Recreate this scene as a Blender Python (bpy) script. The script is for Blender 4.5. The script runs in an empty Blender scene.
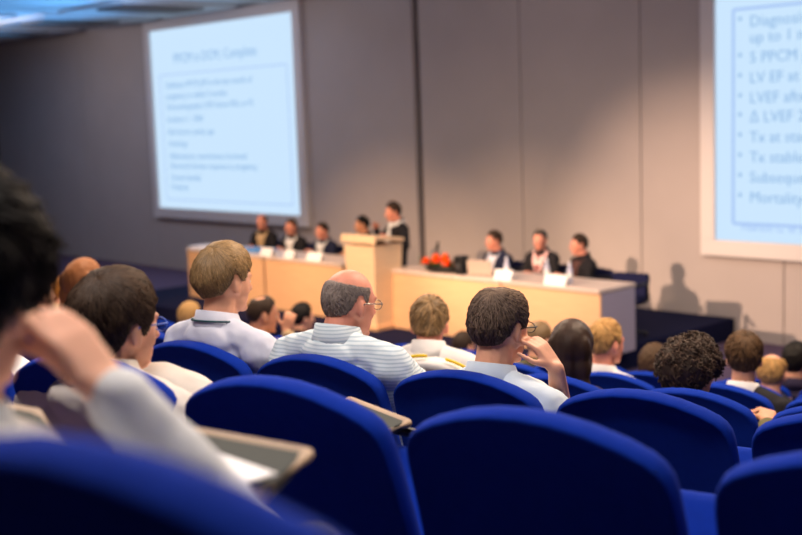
import bpy, bmesh, math, random
from mathutils import Vector as V, Matrix as Mx, noise, Quaternion
random.seed(7)
R = math.radians
C = bpy.context.scene.collection
SC = bpy.context.scene
TS = bpy.data.scenes.new('workshop')         # scratch scene in which pieces are melted into one surface
ZC = 2.92                                  # camera height above the flat front floor

# ------------------------------------------------------------------ camera solved from the photograph
F_PX, PITCH, ROLL, YAW = 1184.84, .127207, .0352822, .817239
cd = V((-math.sin(YAW)*math.cos(PITCH), math.cos(YAW)*math.cos(PITCH), -math.sin(PITCH)))
r0 = V((math.cos(YAW), math.sin(YAW), 0)); u0 = r0.cross(cd)
cr = math.cos(ROLL)*r0 - math.sin(ROLL)*u0
cu = math.cos(ROLL)*u0 + math.sin(ROLL)*r0
CAM = V((0, 0, ZC))
def ray(x, y): return cd + cr*((x-401)/F_PX) - cu*((y-267.5)/F_PX)
def at_y(x, y, Y):                         # point on the vertical plane at distance Y
    v = ray(x, y); return CAM + v*(Y/v.y)
T = R(12)                                  # the seat rows are turned 12 degrees towards the stage centre
EV = V((math.cos(T), math.sin(T), 0)); NV = V((-math.sin(T), math.cos(T), 0))
def at_n(x, y, n): v = ray(x, y); return CAM + v*(n/v.dot(NV))
def at_z(x, y, z): v = ray(x, y); return CAM + v*((z-ZC)/v.z)
def en(e, n, z=0): p = EV*e + NV*n; p.z = z; return p
def row_n(k): return 1.77 + 1.24*(k-2)
def row_z(k): return {1: 1.695, 2: 1.43, 3: 1.165, 4: .87, 5: .60, 6: .325, 7: .06}.get(k, 0)

cam = bpy.data.cameras.new('camera'); co = bpy.data.objects.new('camera', cam); C.objects.link(co)
m = Mx((cr, cu, -cd)).transposed().to_4x4(); m.translation = CAM; co.matrix_world = m
cam.sensor_width = 36; cam.lens = F_PX/802*36; cam.clip_start = .02; cam.clip_end = 200
cam.dof.use_dof = True; cam.dof.focus_distance = 3.65; cam.dof.aperture_fstop = 2.3
SC.camera = co

# ------------------------------------------------------------------ materials
MATS = {}
def lin(c):
    return tuple(((x/255)/12.92 if x/255 <= .04045 else ((x/255+.055)/1.055)**2.4) for x in c)
def mat(name, col, rough=.6, spec=.4, metal=0, noise_s=None, noise_a=.15, bump=0, bump_s=200, sheen=0, stretch=None, sss=0, island=0, emit=None, estr=1):
    if name in MATS: return MATS[name]
    mt = bpy.data.materials.new(name); mt.use_nodes = True
    nt = mt.node_tree; b = nt.nodes['Principled BSDF']; L = nt.links.new
    c = lin(col); b.inputs['Base Color'].default_value = (*c, 1)
    b.inputs['Roughness'].default_value = rough; b.inputs['Specular IOR Level'].default_value = spec
    b.inputs['Metallic'].default_value = metal
    if sheen: b.inputs['Sheen Weight'].default_value = sheen; b.inputs['Sheen Roughness'].default_value = .4; b.inputs['Sheen Tint'].default_value = (*[min(1, x*3+.02) for x in c], 1)
    if sss: b.inputs['Subsurface Weight'].default_value = sss; b.inputs['Subsurface Radius'].default_value = (.012, .005, .003); b.inputs['Subsurface Scale'].default_value = 1
    tc = nt.nodes.new('ShaderNodeTexCoord'); mp = nt.nodes.new('ShaderNodeMapping'); L(tc.outputs['Object'], mp.inputs[0])
    if stretch: mp.inputs['Scale'].default_value = stretch
    src = None
    if noise_s:
        n = nt.nodes.new('ShaderNodeTexNoise'); n.inputs['Scale'].default_value = noise_s; n.inputs['Detail'].default_value = 4
        L(mp.outputs[0], n.inputs['Vector'])
        rp = nt.nodes.new('ShaderNodeMapRange'); rp.inputs['To Min'].default_value = 1-noise_a; rp.inputs['To Max'].default_value = 1+noise_a
        rp.inputs['From Min'].default_value = .3; rp.inputs['From Max'].default_value = .7
        L(n.outputs['Fac'], rp.inputs['Value']); src = rp.outputs[0]
    if island:
        g = nt.nodes.new('ShaderNodeNewGeometry'); r2 = nt.nodes.new('ShaderNodeMapRange')
        r2.inputs['To Min'].default_value = 1-island; r2.inputs['To Max'].default_value = 1+island
        L(g.outputs['Random Per Island'], r2.inputs['Value'])
        if src:
            mu = nt.nodes.new('ShaderNodeMath'); mu.operation = 'MULTIPLY'; L(src, mu.inputs[0]); L(r2.outputs[0], mu.inputs[1]); src = mu.outputs[0]
        else: src = r2.outputs[0]
    if src:
        vm = nt.nodes.new('ShaderNodeVectorMath'); vm.operation = 'SCALE'; vm.inputs[0].default_value = c
        L(src, vm.inputs['Scale']); L(vm.outputs[0], b.inputs['Base Color'])
    if bump:
        n2 = nt.nodes.new('ShaderNodeTexNoise'); n2.inputs['Scale'].default_value = bump_s; n2.inputs['Detail'].default_value = 3; L(mp.outputs[0], n2.inputs['Vector'])
        bp = nt.nodes.new('ShaderNodeBump'); bp.inputs['Strength'].default_value = bump; bp.inputs['Distance'].default_value = .002
        L(n2.outputs['Fac'], bp.inputs['Height']); L(bp.outputs[0], b.inputs['Normal'])
    if emit: b.inputs['Emission Color'].default_value = (*lin(emit), 1); b.inputs['Emission Strength'].default_value = estr
    MATS[name] = mt
    return mt
def striped(name, base, stripe, scale, axis='Z', duty=.45, dark=None):
    if name in MATS: return MATS[name]
    mt = mat(name, base, .8, .2, bump=.2, bump_s=300); nt = mt.node_tree; L = nt.links.new; b = nt.nodes['Principled BSDF']
    tc = nt.nodes.new('ShaderNodeTexCoord'); w = nt.nodes.new('ShaderNodeTexWave'); w.bands_direction = axis
    w.inputs['Scale'].default_value = scale; w.inputs['Distortion'].default_value = .6; w.inputs['Detail'].default_value = 1
    L(tc.outputs['Object'], w.inputs['Vector'])
    rp = nt.nodes.new('ShaderNodeValToRGB'); rp.color_ramp.elements[0].position = duty; rp.color_ramp.elements[1].position = duty+.18
    rp.color_ramp.elements[0].color = (*lin(stripe), 1); rp.color_ramp.elements[1].color = (*lin(base), 1)
    if dark:
        e = rp.color_ramp.elements.new(.12); e.color = (*lin(dark), 1)
    L(w.outputs['Fac'], rp.inputs[0]); L(rp.outputs[0], b.inputs['Base Color'])
    return mt

M_CHAIR = mat('blue_chair_fabric', (10, 46, 150), .92, .1, bump=.25, bump_s=260, sheen=0, noise_s=40, noise_a=.06)
M_BLACK = mat('black_plastic', (18, 18, 20), .45, .4)
M_STEEL = mat('grey_steel', (90, 92, 98), .35, .5, metal=.8)
M_TAB = mat('grey_laminate', (68, 72, 71), .8, .15, noise_s=60, noise_a=.04)
M_EDGE = mat('beige_edging', (170, 148, 128), .7, .4)
M_SKIN = mat('skin', (222, 164, 136), .5, .35, noise_s=25, noise_a=.08, sss=.12)
M_SKINR = mat('skin_ruddy', (218, 146, 124), .5, .35, noise_s=25, noise_a=.09, sss=.12)
M_SKIND = mat('skin_tanned', (196, 138, 108), .5, .35, noise_s=25, noise_a=.08, sss=.12)
M_LIP = mat('lips', (190, 116, 104), .45, .4)
M_EYE = mat('eye_white', (230, 226, 220), .25, .5)
M_IRIS = mat('eye_iris', (50, 36, 28), .25, .5)
M_GREYTR = mat('dark_trousers', (38, 40, 50), .85, .2, bump=.2)
M_SHOE = mat('black_leather', (16, 14, 14), .35, .5)
M_WHITE = mat('white_cotton', (224, 224, 226), .85, .2, bump=.15, bump_s=300, noise_s=12, noise_a=.03)
M_WOOD = mat('pale_beech_wood', (228, 184, 144), .45, .35, noise_s=3.0, noise_a=.07, stretch=(1, 1, 14))
M_WOODL = mat('light_beech_wood', (238, 208, 172), .45, .35, noise_s=3.0, noise_a=.05, stretch=(1, 1, 14))
M_DESKTOP = mat('pale_desk_top', (214, 196, 186), .4, .4, noise_s=5, noise_a=.03)
M_ENDGREY = mat('lavender_grey_panel', (172, 164, 184), .55, .3)
M_NAVY = mat('navy_carpet', (22, 26, 58), .95, .1, noise_s=80, noise_a=.2, bump=.3, bump_s=120)
M_PURPLE = mat('purple_grey_carpet', (98, 82, 106), .95, .1, noise_s=60, noise_a=.2, bump=.3, bump_s=120)
M_WALL = mat('taupe_wall_panel', (186, 176, 174), .75, .25, noise_s=1.5, noise_a=.03)
M_DARKGAP = mat('dark_recess', (92, 86, 90), .9, .1)
M_CEIL = mat('ceiling_paint', (190, 192, 196), .55, .4, noise_s=2, noise_a=.03)
M_BEAM = mat('ceiling_beam', (110, 100, 98), .7, .2)
M_FRAME = mat('screen_frame_grey', (226, 220, 220), .6, .3)
M_SUIT = mat('charcoal_suit', (30, 29, 34), .8, .2, bump=.15)
M_NAVYSUIT = mat('navy_suit', (26, 32, 58), .8, .2, bump=.15)
M_PAPER = mat('white_paper', (238, 238, 242), .7, .2)
M_BLUEP = mat('blue_folder', (92, 150, 214), .6, .3)
M_GLASS = mat('bottle_plastic', (186, 190, 216), .12, .5)
M_STAGECH = mat('navy_chair_cloth', (24, 28, 66), .85, .2)
M_GREYCL = mat('grey_headrest', (120, 116, 118), .7, .3)
M_ORANGE = mat('orange_petal', (255, 112, 24), .6, .3, island=.15)
M_LEAF = mat('green_leaf', (64, 92, 40), .6, .3, island=.25)

# ------------------------------------------------------------------ mesh helpers
def link(name, mesh, mats, parent=None, smooth=True):
    if smooth:
        for p in mesh.polygons: p.use_smooth = True
    o = bpy.data.objects.new(name, mesh)
    for q in (mats if isinstance(mats, (list, tuple)) else [mats]): mesh.materials.append(q)
    C.objects.link(o)
    if parent: o.parent = parent
    return o
def obj(name, bm, mats, parent=None, smooth=True):
    me = bpy.data.meshes.new(name); bmesh.ops.recalc_face_normals(bm, faces=bm.faces); bm.to_mesh(me); bm.free()
    return link(name, me, mats, parent, smooth)
def tag(o, label, cat, group=None, kind=None):
    if label: o['label'] = label
    if cat: o['category'] = cat
    if group: o['group'] = group
    if kind: o['kind'] = kind
    return o
def empty(name, loc, label, cat, group=None, rz=0):
    o = bpy.data.objects.new(name, None); C.objects.link(o); o.location = loc; o.rotation_euler = (0, 0, rz); o.empty_display_size = .1
    return tag(o, label, cat, group)
def copy_tree(o, parent=None):
    c = o.copy(); C.objects.link(c)
    if parent: c.parent = parent; c.matrix_parent_inverse = o.matrix_parent_inverse.copy()
    for ch in [x for x in o.children]: copy_tree(ch, c)
    return c
def box(bm, c, s, bev=0, rot=None, seg=2):
    r = bmesh.ops.create_cube(bm, size=1); vs = r['verts']
    for v in vs: v.co = V((v.co.x*s[0], v.co.y*s[1], v.co.z*s[2]))
    if bev:
        es = list({e for v in vs for e in v.link_edges})
        rr = bmesh.ops.bevel(bm, geom=es, offset=bev, segments=seg, affect='EDGES', profile=.5)
        vs = list({v for f in rr['faces'] for v in f.verts} | {v for v in vs if v.is_valid})
    for v in vs:
        p = v.co.copy()
        if rot: p = rot @ p
        v.co = p + V(c)
    return vs
def frame_of(d):
    d = V(d).normalized(); a = V((0, 0, 1)) if abs(d.z) < .9 else V((1, 0, 0))
    x = d.cross(a).normalized(); return x, d.cross(x).normalized(), d
def rings(bm, rs, cap=True, closed=False):
    rows = [[bm.verts.new(p) for p in r] for r in rs]; n = len(rows[0])
    for i in range(len(rows) - (0 if closed else 1)):
        a, b = rows[i], rows[(i+1) % len(rows)]
        for j in range(n): bm.faces.new((a[j], a[(j+1) % n], b[(j+1) % n], b[j]))
    if cap and not closed: bm.faces.new(rows[0][::-1]); bm.faces.new(rows[-1])
def tube(bm, pts, rad, n=8, cap=True):
    pts = [V(p) for p in pts]; rs = []; x = None
    for i, p in enumerate(pts):
        d = (pts[min(i+1, len(pts)-1)] - pts[max(i-1, 0)]).normalized()
        if x is None: x, y, _ = frame_of(d)
        else: x = (x - d*x.dot(d)).normalized(); y = d.cross(x)
        q = rad[i] if isinstance(rad, (list, tuple)) else rad
        rs.append([p + x*math.cos(2*math.pi*j/n)*q + y*math.sin(2*math.pi*j/n)*q for j in range(n)])
    rings(bm, rs, cap)
def capsule(bm, p0, p1, a, b, n=12):        # tapered capsule with round ends
    p0, p1 = V(p0), V(p1); d = p1-p0; L = d.length
    if L < 1e-5: d = V((0, 0, 1)); L = 1e-5
    x, y, d = frame_of(d); rs = []
    prof = [(-a*math.cos(R(t)), a*math.sin(R(t))) for t in (8, 30, 55, 80)] + [(L + b*math.cos(R(t)), b*math.sin(R(t))) for t in (80, 55, 30, 8)]
    for h, q in prof: rs.append([p0 + d*h + x*math.cos(2*math.pi*j/n)*q + y*math.sin(2*math.pi*j/n)*q for j in range(n)])
    rings(bm, rs)
def ell(bm, c, rad, M=None, seg=16):
    r = bmesh.ops.create_uvsphere(bm, u_segments=seg, v_segments=max(8, seg*2//3), radius=1)
    for v in r['verts']:
        p = V((v.co.x*rad[0], v.co.y*rad[1], v.co.z*rad[2])); v.co = (M @ p if M else p) + V(c)
def melt(bm, voxel, smooth=6, fac=.5):      # union of closed pieces -> one continuous surface
    me = bpy.data.meshes.new('tmp'); bmesh.ops.recalc_face_normals(bm, faces=bm.faces); bm.to_mesh(me); bm.free()
    o = bpy.data.objects.new('tmp', me); TS.collection.objects.link(o)
    md = o.modifiers.new('r', 'REMESH'); md.mode = 'VOXEL'; md.voxel_size = voxel
    if smooth: s = o.modifiers.new('s', 'SMOOTH'); s.iterations = smooth; s.factor = fac
    TS.view_layers[0].update(); dg = TS.view_layers[0].depsgraph
    out = bpy.data.meshes.new_from_object(o.evaluated_get(dg))
    bpy.data.objects.remove(o); bpy.data.meshes.remove(me)
    out.materials.clear()
    return out

# ------------------------------------------------------------------ setting
def struct(o): o['kind'] = 'structure'; return o
XL, XR, YB, YF, ZT = -28.2, 3.7, -3.2, 13.0, 4.95
# tiered floor (one mesh): rows run along EV
bm = bmesh.new()
def prism(bm, quad, z0, z1):
    a = [bm.verts.new((p.x, p.y, z0)) for p in quad]; b = [bm.verts.new((p.x, p.y, z1)) for p in quad]
    bm.faces.new(a[::-1]); bm.faces.new(b)
    for i in range(4): bm.faces.new((a[i], a[(i+1) % 4], b[(i+1) % 4], b[i]))
prism(bm, [V((XL-.2, YB-.2, 0)), V((XR+.2, YB-.2, 0)), V((XR+.2, YF+.3, 0)), V((XL-.2, YF+.3, 0))], -.2, 0)
def tier_quad(n0, n1):
    qs = []
    for n, xs in ((n0, (XL, XR)), (n1, (XR, XL))):
        for x in xs:
            e = (x + n*math.sin(T))/math.cos(T); p = en(e, n); qs.append(V((x, max(YB, p.y), 0)))
    return qs
for k in range(-1, 8):
    n0 = row_n(k) + .03; n1 = row_n(k+1) + .03
    if k == -1: n0 = -9
    z = row_z(k) if k >= 1 else 1.695 + .265*(1-k)*.6
    if z > 0: prism(bm, tier_quad(n0, n1), -.05, z)
fl = struct(obj('floor', bm, M_PURPLE, smooth=False))
# front wall in tall panels with seams and one dark recess
bm = bmesh.new()
slit = -13.35
edges = [XL-.2]; x = slit - .065
left = []
while x > XL: left.append(x); x -= 2.62
edges = [XL-.2] + sorted(left)
for a, b in zip(edges[:-1], edges[1:]): box(bm, ((a+b)/2, YF+.05, 2.4), (b-a-.014, .10, 5.2), .006)
x = slit + .065
while x < XR+.2:
    b = min(x+2.05, XR+.2); box(bm, ((x+b)/2, YF+.05, 2.4), (b-x-.014, .10, 5.2), .006); x += 2.05
wf = struct(obj('wall_front', bm, M_WALL, smooth=False))
bm = bmesh.new(); box(bm, ((XL+XR)/2, YF+.16, 2.4), (XR-XL+.4, .1, 5.2))
struct(obj('trim_1', bm, M_DARKGAP, smooth=False))
M_SIDE = mat('dark_acoustic_wall', (70, 62, 62), .9, .15, noise_s=2, noise_a=.05)
for nm, c, s in (('wall_left', (XL-.1, (YB+YF)/2, 2.4), (.2, YF-YB+.4, 5.2)), ('wall_right', (XR+.1, (YB+YF)/2, 2.4), (.2, YF-YB+.4, 5.2)), ('wall_rear', ((XL+XR)/2, YB-.1, 2.4), (XR-XL+.4, .2, 5.2))):
    bm = bmesh.new(); box(bm, c, s); struct(obj(nm, bm, M_SIDE, smooth=False))
bm = bmesh.new(); box(bm, ((XL+XR)/2, (YB+YF)/2, ZT+.15), (XR-XL+.4, YF-YB+.4, .2))
for q in range(12):   # dropped ceiling panels with open joints
    x0 = XL + q*2.7
    for yy in range(6):
        y0 = YB + yy*2.7
        box(bm, (x0+1.35, y0+1.3, ZT+.02), (2.2 if (q+yy) % 3 else 1.5, 2.35, .06), .01)
struct(obj('ceiling', bm, M_CEIL, smooth=False))
for q in range(5):
    bm = bmesh.new(); box(bm, (XL+1.2+q*2.9, 11.4 - .0*q, ZT-.03), (.9, 1.6, .05), .01); struct(obj('trim_%d' % (q+2), bm, M_BEAM, smooth=False))
# stage
SX0, SX1, SY0 = -16.6, -7.8, 9.2
bm = bmesh.new(); box(bm, ((SX0+SX1)/2, (SY0+YF)/2, .135), (SX1-SX0, YF-SY0, .27), .01)
tag(struct(obj('stage_platform', bm, M_NAVY, smooth=False)), 'low navy carpeted stage platform along the front wall', 'stage')
ST = .27

# ------------------------------------------------------------------ projection screens with their slides
M_SLIDE = mat('projected_slide', (0, 0, 0), .6, .1, emit=(204, 231, 255), estr=.92)
M_TEXT = mat('slide_lettering', (0, 0, 0), .6, .1, emit=(136, 178, 220), estr=1.0)
M_TEXT2 = mat('slide_lettering_pale', (0, 0, 0), .6, .1, emit=(160, 190, 236), estr=1.0)
def text(name, body, x, z, size, y, parent, mtl, align='LEFT'):
    cu_ = bpy.data.curves.new('t', 'FONT'); cu_.body = body; cu_.size = size; cu_.align_x = align; cu_.extrude = .002; cu_.resolution_u = 2
    o = bpy.data.objects.new('t', cu_); TS.collection.objects.link(o); TS.view_layers[0].update(); dg = TS.view_layers[0].depsgraph
    me = bpy.data.meshes.new_from_object(o.evaluated_get(dg)); bpy.data.objects.remove(o)
    me.transform(Mx.Rotation(R(90), 4, 'X')); me.materials.clear()
    t = link(name, me, mtl, parent, False); t.location = (x, y, z)
def screen(label, x0, x1, z0, z1):
    cx = (x0+x1)/2; cz = (z0+z1)/2; bd = .2
    root = empty('projection_screen', (cx, YF, 0), label, 'projection screen')
    def L(p): return V(p) - V((cx, YF, 0))
    bm = bmesh.new(); w, h = x1-x0, z1-z0
    for c, s in ((((x0+x1)/2, YF-.05, z1+bd/2), (w+2*bd, .1, bd)), (((x0+x1)/2, YF-.05, z0-bd/2), (w+2*bd, .1, bd)), ((x0-bd/2, YF-.05, cz), (bd, .1, h)), ((x1+bd/2, YF-.05, cz), (bd, .1, h))):
        box(bm, L(c), s, .008)
    obj('screen_frame', bm, M_FRAME, root, False)
    bm = bmesh.new(); box(bm, L((cx, YF-.03, cz)), (w, .05, h)); obj('screen_surface', bm, M_SLIDE, root, False)
    return root, L
D = 13
lx0, lx1, lz0, lz1 = -1.606*D, -1.2525*D, ZC-.1285*D, ZC+.1415*D
sl, L = screen('large projection screen showing a slide of many text lines, left of the lectern', lx0, lx1, lz0, lz1)
def slide_rect(L, root, x0, x1, z0, z1, w=.03):
    bm = bmesh.new(); y = YF-.06
    for c, s in (((x0+x1)/2, z0), (x1-x0, w)), (((x0+x1)/2, z1), (x1-x0, w)), ((x0, (z0+z1)/2), (w, z1-z0)), ((x1, (z0+z1)/2), (w, z1-z0)):
        box(bm, L((c[0], y, c[1])), (s[0], .004, s[1]))
    obj('slide_border', bm, M_TEXT2, root, False)
def fx(u): return lx0 + u*(lx1-lx0)
def fz(v): return lz1 - v*(lz1-lz0)
p = L((fx(.47), YF-.058, fz(.19))); text('slide_title', 'PPCM is DCM, Complete', p.x, p.z, .26, p.y, sl, M_TEXT, 'CENTER')
for v, s in ((.325, 'Definition PPCM (HF in the last month of'), (.385, 'pregnancy or within 5 months'), (.445, 'Echocardiography LVEF below 45%, or FS'), (.515, 'Incidence 1 : 3000'), (.585, 'Risk factors: parity, age'), (.65, 'Aetiology'), (.72, 'Inflammatory, autoimmune, hormonal'), (.775, 'Abnormal immune response to pregnancy'), (.84, 'Genetic familial'), (.895, 'Prolactin')):
    p = L((fx(.1), YF-.058, fz(v))); text('slide_line', s, p.x, p.z, .17, p.y, sl, M_TEXT)
slide_rect(L, sl, fx(.06), fx(.95), fz(.95), fz(.25), .02)
rx0 = -.6175*D; rx1 = rx0 + (lx1-lx0)
sr, L = screen('projection screen cut off by the right frame edge, slide with bulleted list', rx0, rx1, lz0, lz1)
def on_wall(x, y): return at_y(x, y, YF)
a = on_wall(736, 10); b = on_wall(736, 223)
slide_rect(L, sr, a.x, rx1-.3, b.z, a.z, .035)
for y, s, bul in ((28, 'Diagnosis', 1), (44, 'up to 1 m', 0), (64, '5 PPCM p', 1), (84, 'LV EF at d', 1), (104, 'LVEF after', 1), (123, '\u0394 LVEF 21', 1), (143, 'Tx at start', 1), (163, 'Tx stable', 1), (183, 'Subsequent', 1), (203, 'Mortality', 1)):
    p = on_wall(752, y-1); p = L((p.x, YF-.058, p.z)); text('slide_line', s, p.x, p.z, .19, p.y, sr, M_TEXT)
    if bul:
        p = on_wall(740, y-3); p = L((p.x, YF-.058, p.z)); text('slide_bullet', '\u2022', p.x, p.z, .2, p.y, sr, M_TEXT)
p = on_wall(744, 230); p = L((p.x, YF-.058, p.z)); text('slide_footer', 'Pearson G. et al.', p.x, p.z, .13, p.y, sr, M_TEXT2)

# ------------------------------------------------------------------ auditorium chair (local: x along the row, y towards the stage, z up; top of back at y=0)
def back_mesh():
    bm = bmesh.new()
    H = .575; pts = []
    prof = [(.264, 0), (.261, .2), (.257, .36), (.254, .43), (.249, .462), (.238, .484), (.219, .502), (.18, .523), (.12, .545), (.06, .558), (0, .562)]
    half = [V((x, z)) for x, z in prof]
    out = half + [V((-p.x, p.y)) for p in half[-2::-1]]
    cen = V((0, .27))
    def ring(inset, t, bow=0):
        r = []
        for p in out:
            q = p.copy(); d = V((q.x, q.y-.27)); l = d.length; q = cen + d*(1-inset/l)
            yy = t + bow*(1-(q.x/.28)**2) + .05*((q.y-.27)/.27)**2*(-.25)
            r.append((q.x, yy, q.y))
        return r
    rs = [ring(.10, .0), ring(.014, .0), ring(.009, -.003), ring(.003, -.002), ring(.0, .003), ring(-.002, .018), ring(-.001, .034), ring(.005, .048), ring(.02, .062), ring(.05, .076), ring(.10, .09), ring(.15, .098)]
    rings(bm, rs, True)
    rec = R(17)
    for v in bm.verts:
        x, y, z = v.co
        v.co = V((x*1.035, (y-.02)*math.cos(rec) - (z-.562)*math.sin(rec), .440 + z*math.cos(rec) + (y-.02)*math.sin(rec)))
    return bm
def tablet_mesh(w=.30, d=.25):
    bm = bmesh.new(); box(bm, (0, 0, 0), (w, d, .02), .006); return bm
def make_chair(tablet=False):
    root = empty('auditorium_chair', (0, 0, 0), None, 'chair')
    obj('backrest', back_mesh(), M_CHAIR, root)
    bm = bmesh.new(); box(bm, (0, .40, .43), (.50, .46, .11), .04, seg=3); obj('seat', bm, M_CHAIR, root)
    for s in (-1, 1):
        bm = bmesh.new(); box(bm, (s*.288, .38, .635), (.062, .40, .07), .024, seg=3); obj('armrest', bm, M_CHAIR, root)
        bm = bmesh.new(); box(bm, (s*.283, .40, .31), (.04, .07, .62), .008); box(bm, (s*.283, .40, .015), (.06, .34, .03), .008); obj('leg', bm, M_BLACK, root)
    bm = bmesh.new(); box(bm, (0, .40, .355), (.53, .06, .05), .01); obj('seat_rail', bm, M_BLACK, root)
    if tablet: pass
    return root
proto = make_chair()
LAT = {1: -.63, 2: -.96, 3: -1.29, 4: -1.63, 5: -1.95, 6: -2.27, 7: -2.6}
PITCHR = .578
first = [True]
CH = {}
OCCUPIED = {(6, 0), (6, 1), (6, 3), (6, 7), (6, 9), (7, -1), (7, 4), (7, 8), (7, 11), (5, 8)}
TIPPED = {(1, 0), (2, -1), (2, 0), (2, 1), (3, -1), (3, 0), (4, 3), (4, 4), (4, 5), (5, 2), (5, 4), (5, -1), (4, -1)}
def chair(k, j, label, group=None):
    o = proto if first[0] else copy_tree(proto); first[0] = False
    e = LAT[k] - PITCHR*j
    o.location = en(e - .020, row_n(k), row_z(k) + (.03 if k == 1 else 0)); o.rotation_euler = (0, 0, T)
    if k == 2 and j == -1: o.location += EV*.018
    st = [c for c in o.children if c.name.startswith('seat') and not c.name.startswith('seat_rail')][0]
    tip = R(44) if (k, j) in TIPPED or (group and (k, j) not in OCCUPIED) else 0      # empty seats are tipped up
    st.rotation_euler = (tip, 0, 0); st.location = (V((0, .2, .39)) - Mx.Rotation(tip, 3, 'X') @ V((0, .2, .43))) if tip else V((0, 0, 0))
    tag(o, label, 'chair', group); CH[(k, j)] = o
    return o
def seat_pt(k, j, dn=.35): return en(LAT[k]-PITCHR*j, row_n(k)+dn, row_z(k))
def add_board(ch, px, z, arm=1):            # fold-out writing tablet: corners far left, far right, near right, near left
    W = ch.matrix_basis.copy(); q = Mx.Translation(ch.location) @ Mx.Rotation(T, 4, 'Z'); iv = q.inverted()
    ps = [iv @ at_z(x, y, z) for x, y in px]
    def slab(bm, pts, z0, z1):
        a = [bm.verts.new((p.x, p.y, p.z+z0)) for p in pts]; b = [bm.verts.new((p.x, p.y, p.z+z1)) for p in pts]
        bm.faces.new(a[::-1]); bm.faces.new(b)
        for i in range(4): bm.faces.new((a[i], a[(i+1) % 4], b[(i+1) % 4], b[i]))
    bm = bmesh.new(); slab(bm, ps, -.018, -.001); t = obj('writing_tablet', bm, M_TAB, ch, False)
    bm = bmesh.new(); tube(bm, [p - V((0, 0, .008)) for p in ps] + [ps[0] - V((0, 0, .008)), ps[0].lerp(ps[1], .05) - V((0, 0, .008))], .012, 10); obj('edging', bm, M_EDGE, t)
    c = sum(ps, V())/4
    bm = bmesh.new(); tube(bm, [(arm*.288, .48, .62), (arm*.288, .54, c.z-.06), (c.x+arm*.06, c.y, c.z-.028)], .012); obj('tablet_arm', bm, M_BLACK, ch)
    return t

# ------------------------------------------------------------------ people
def basis(yaw, pitch=0, roll=0):            # columns: right, forward, up; yaw 0 faces +Y, positive turns left; pitch>0 looks down
    return (Mx.Rotation(R(yaw), 3, 'Z') @ Mx.Rotation(R(-pitch), 3, 'X') @ Mx.Rotation(R(roll), 3, 'Y'))
def ik(S, W, pole, la=.29, lb=.265):
    d = W-S; L = min(d.length, la+lb-.005); dn = d.normalized(); W2 = S + dn*L
    a = (la*la - lb*lb + L*L)/(2*L); h = math.sqrt(max(0, la*la-a*a))
    pl = (V(pole) - dn*V(pole).dot(dn)).normalized()
    return S + dn*a + pl*h, W2
def add_hand(bm, W, d, nrm, curl=.5, side=1, spread=.12, thumb=.75):
    """palm and five separate fingers; d: wrist->knuckles, nrm: out of the back of the hand, side: +1 when the thumb lies along nrm x d"""
    d = V(d).normalized(); nrm = (V(nrm) - d*V(nrm).dot(d)).normalized(); t = nrm.cross(d)*side
    for o in (-.028, -.01, .01, .028): capsule(bm, W + d*.012 + t*o*.7, W + d*.085 + t*o, .016, .0125, 8)
    for o, L, sp in ((.030, .072, 1), (.010, .080, .35), (-.011, .074, -.3), (-.030, .058, -1)):
        p = W + d*.088 + t*o; dd = (d + t*sp*spread).normalized(); ang = curl*.6
        for q, (f, ra) in enumerate(((.45, .0095), (.32, .0085), (.23, .0075))):
            dv = dd*math.cos(ang) - nrm*math.sin(ang); e = p + dv*L*f
            capsule(bm, p, e, ra, ra*.93, 8); p = e; ang += curl*.9
    p = W + d*.03 + t*.03; a = (d*.6 + t*thumb - nrm*.25).normalized()
    e = p + a*.042; capsule(bm, p, e, .0135, .0105, 8)
    b = (d*.9 + t*.25 - nrm*.35).normalized(); f = e + b*.032; capsule(bm, e, f, .0105, .0085, 8)
    capsule(bm, f, f + b*.022, .0085, .0075, 8)

def smoothstep(a, b, x):
    t = max(0, min(1, (x-a)/(b-a))); return t*t*(3-2*t)
HAIRLINE = [(0, 34), (35, 34), (55, 24), (68, 4), (76, -16), (84, -6), (92, 8), (104, 6), (116, -22), (135, -42), (180, -46)]
def interp(tb, x):
    for (a, b), (c, d) in zip(tb[:-1], tb[1:]):
        if x <= c: return b + (d-b)*(x-a)/(c-a)
    return tb[-1][1]
CR = V((.077, .097, .099))
def hair_fn(style):
    th = style.get('t', .016); low = style.get('low', 0); bald = style.get('bald', 0); top = style.get('top', .008); side = style.get('side', 0); fringe = style.get('fringe', 0)
    bumps = style.get('bumps', .003); sd = style.get('seed', 1); back = style.get('back', 0)
    thin = style.get('thin', 0)
    def fn(d, scalp=False):
        az = abs(math.degrees(math.atan2(d.x, d.y))); el = math.degrees(math.asin(max(-1, min(1, d.z))))
        hl = interp(HAIRLINE, az) - (low if az > 60 else 0) - (fringe if az < 60 else 0)
        k = smoothstep(hl-4, hl+7, el)
        r = 1/math.sqrt((d.x/CR.x)**2 + (d.y/CR.y)**2 + (d.z/CR.z)**2)
        tt = th + top*max(0, d.z) + side*(1-abs(d.z))*abs(d.x) + back*max(0, -d.y)*(1-max(0, d.z))
        if bald:                               # bare crown
            c = V((0, -.30 if style.get('spot') else .1, 1)).normalized(); ang = math.degrees(d.angle(c)); k *= smoothstep(bald-8, bald+10, ang)
        if thin:
            q = smoothstep(thin-14, thin+10, math.degrees(d.angle(V((.05, .05, 1)))))
            tt *= .3 + .7*q
            if scalp: k *= .45 + .55*q
        tt *= .55 + .45*smoothstep(hl, hl+40, el)
        tt += bumps*noise.noise(V((d.x*7+sd, d.y*7, d.z*4))) + bumps*.5*noise.noise(V((d.x*17+sd, d.y*17, d.z*6)))
        return r*(1-.12*(1-k)) + tt*k - .004*(1-k), k
    return fn
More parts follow.
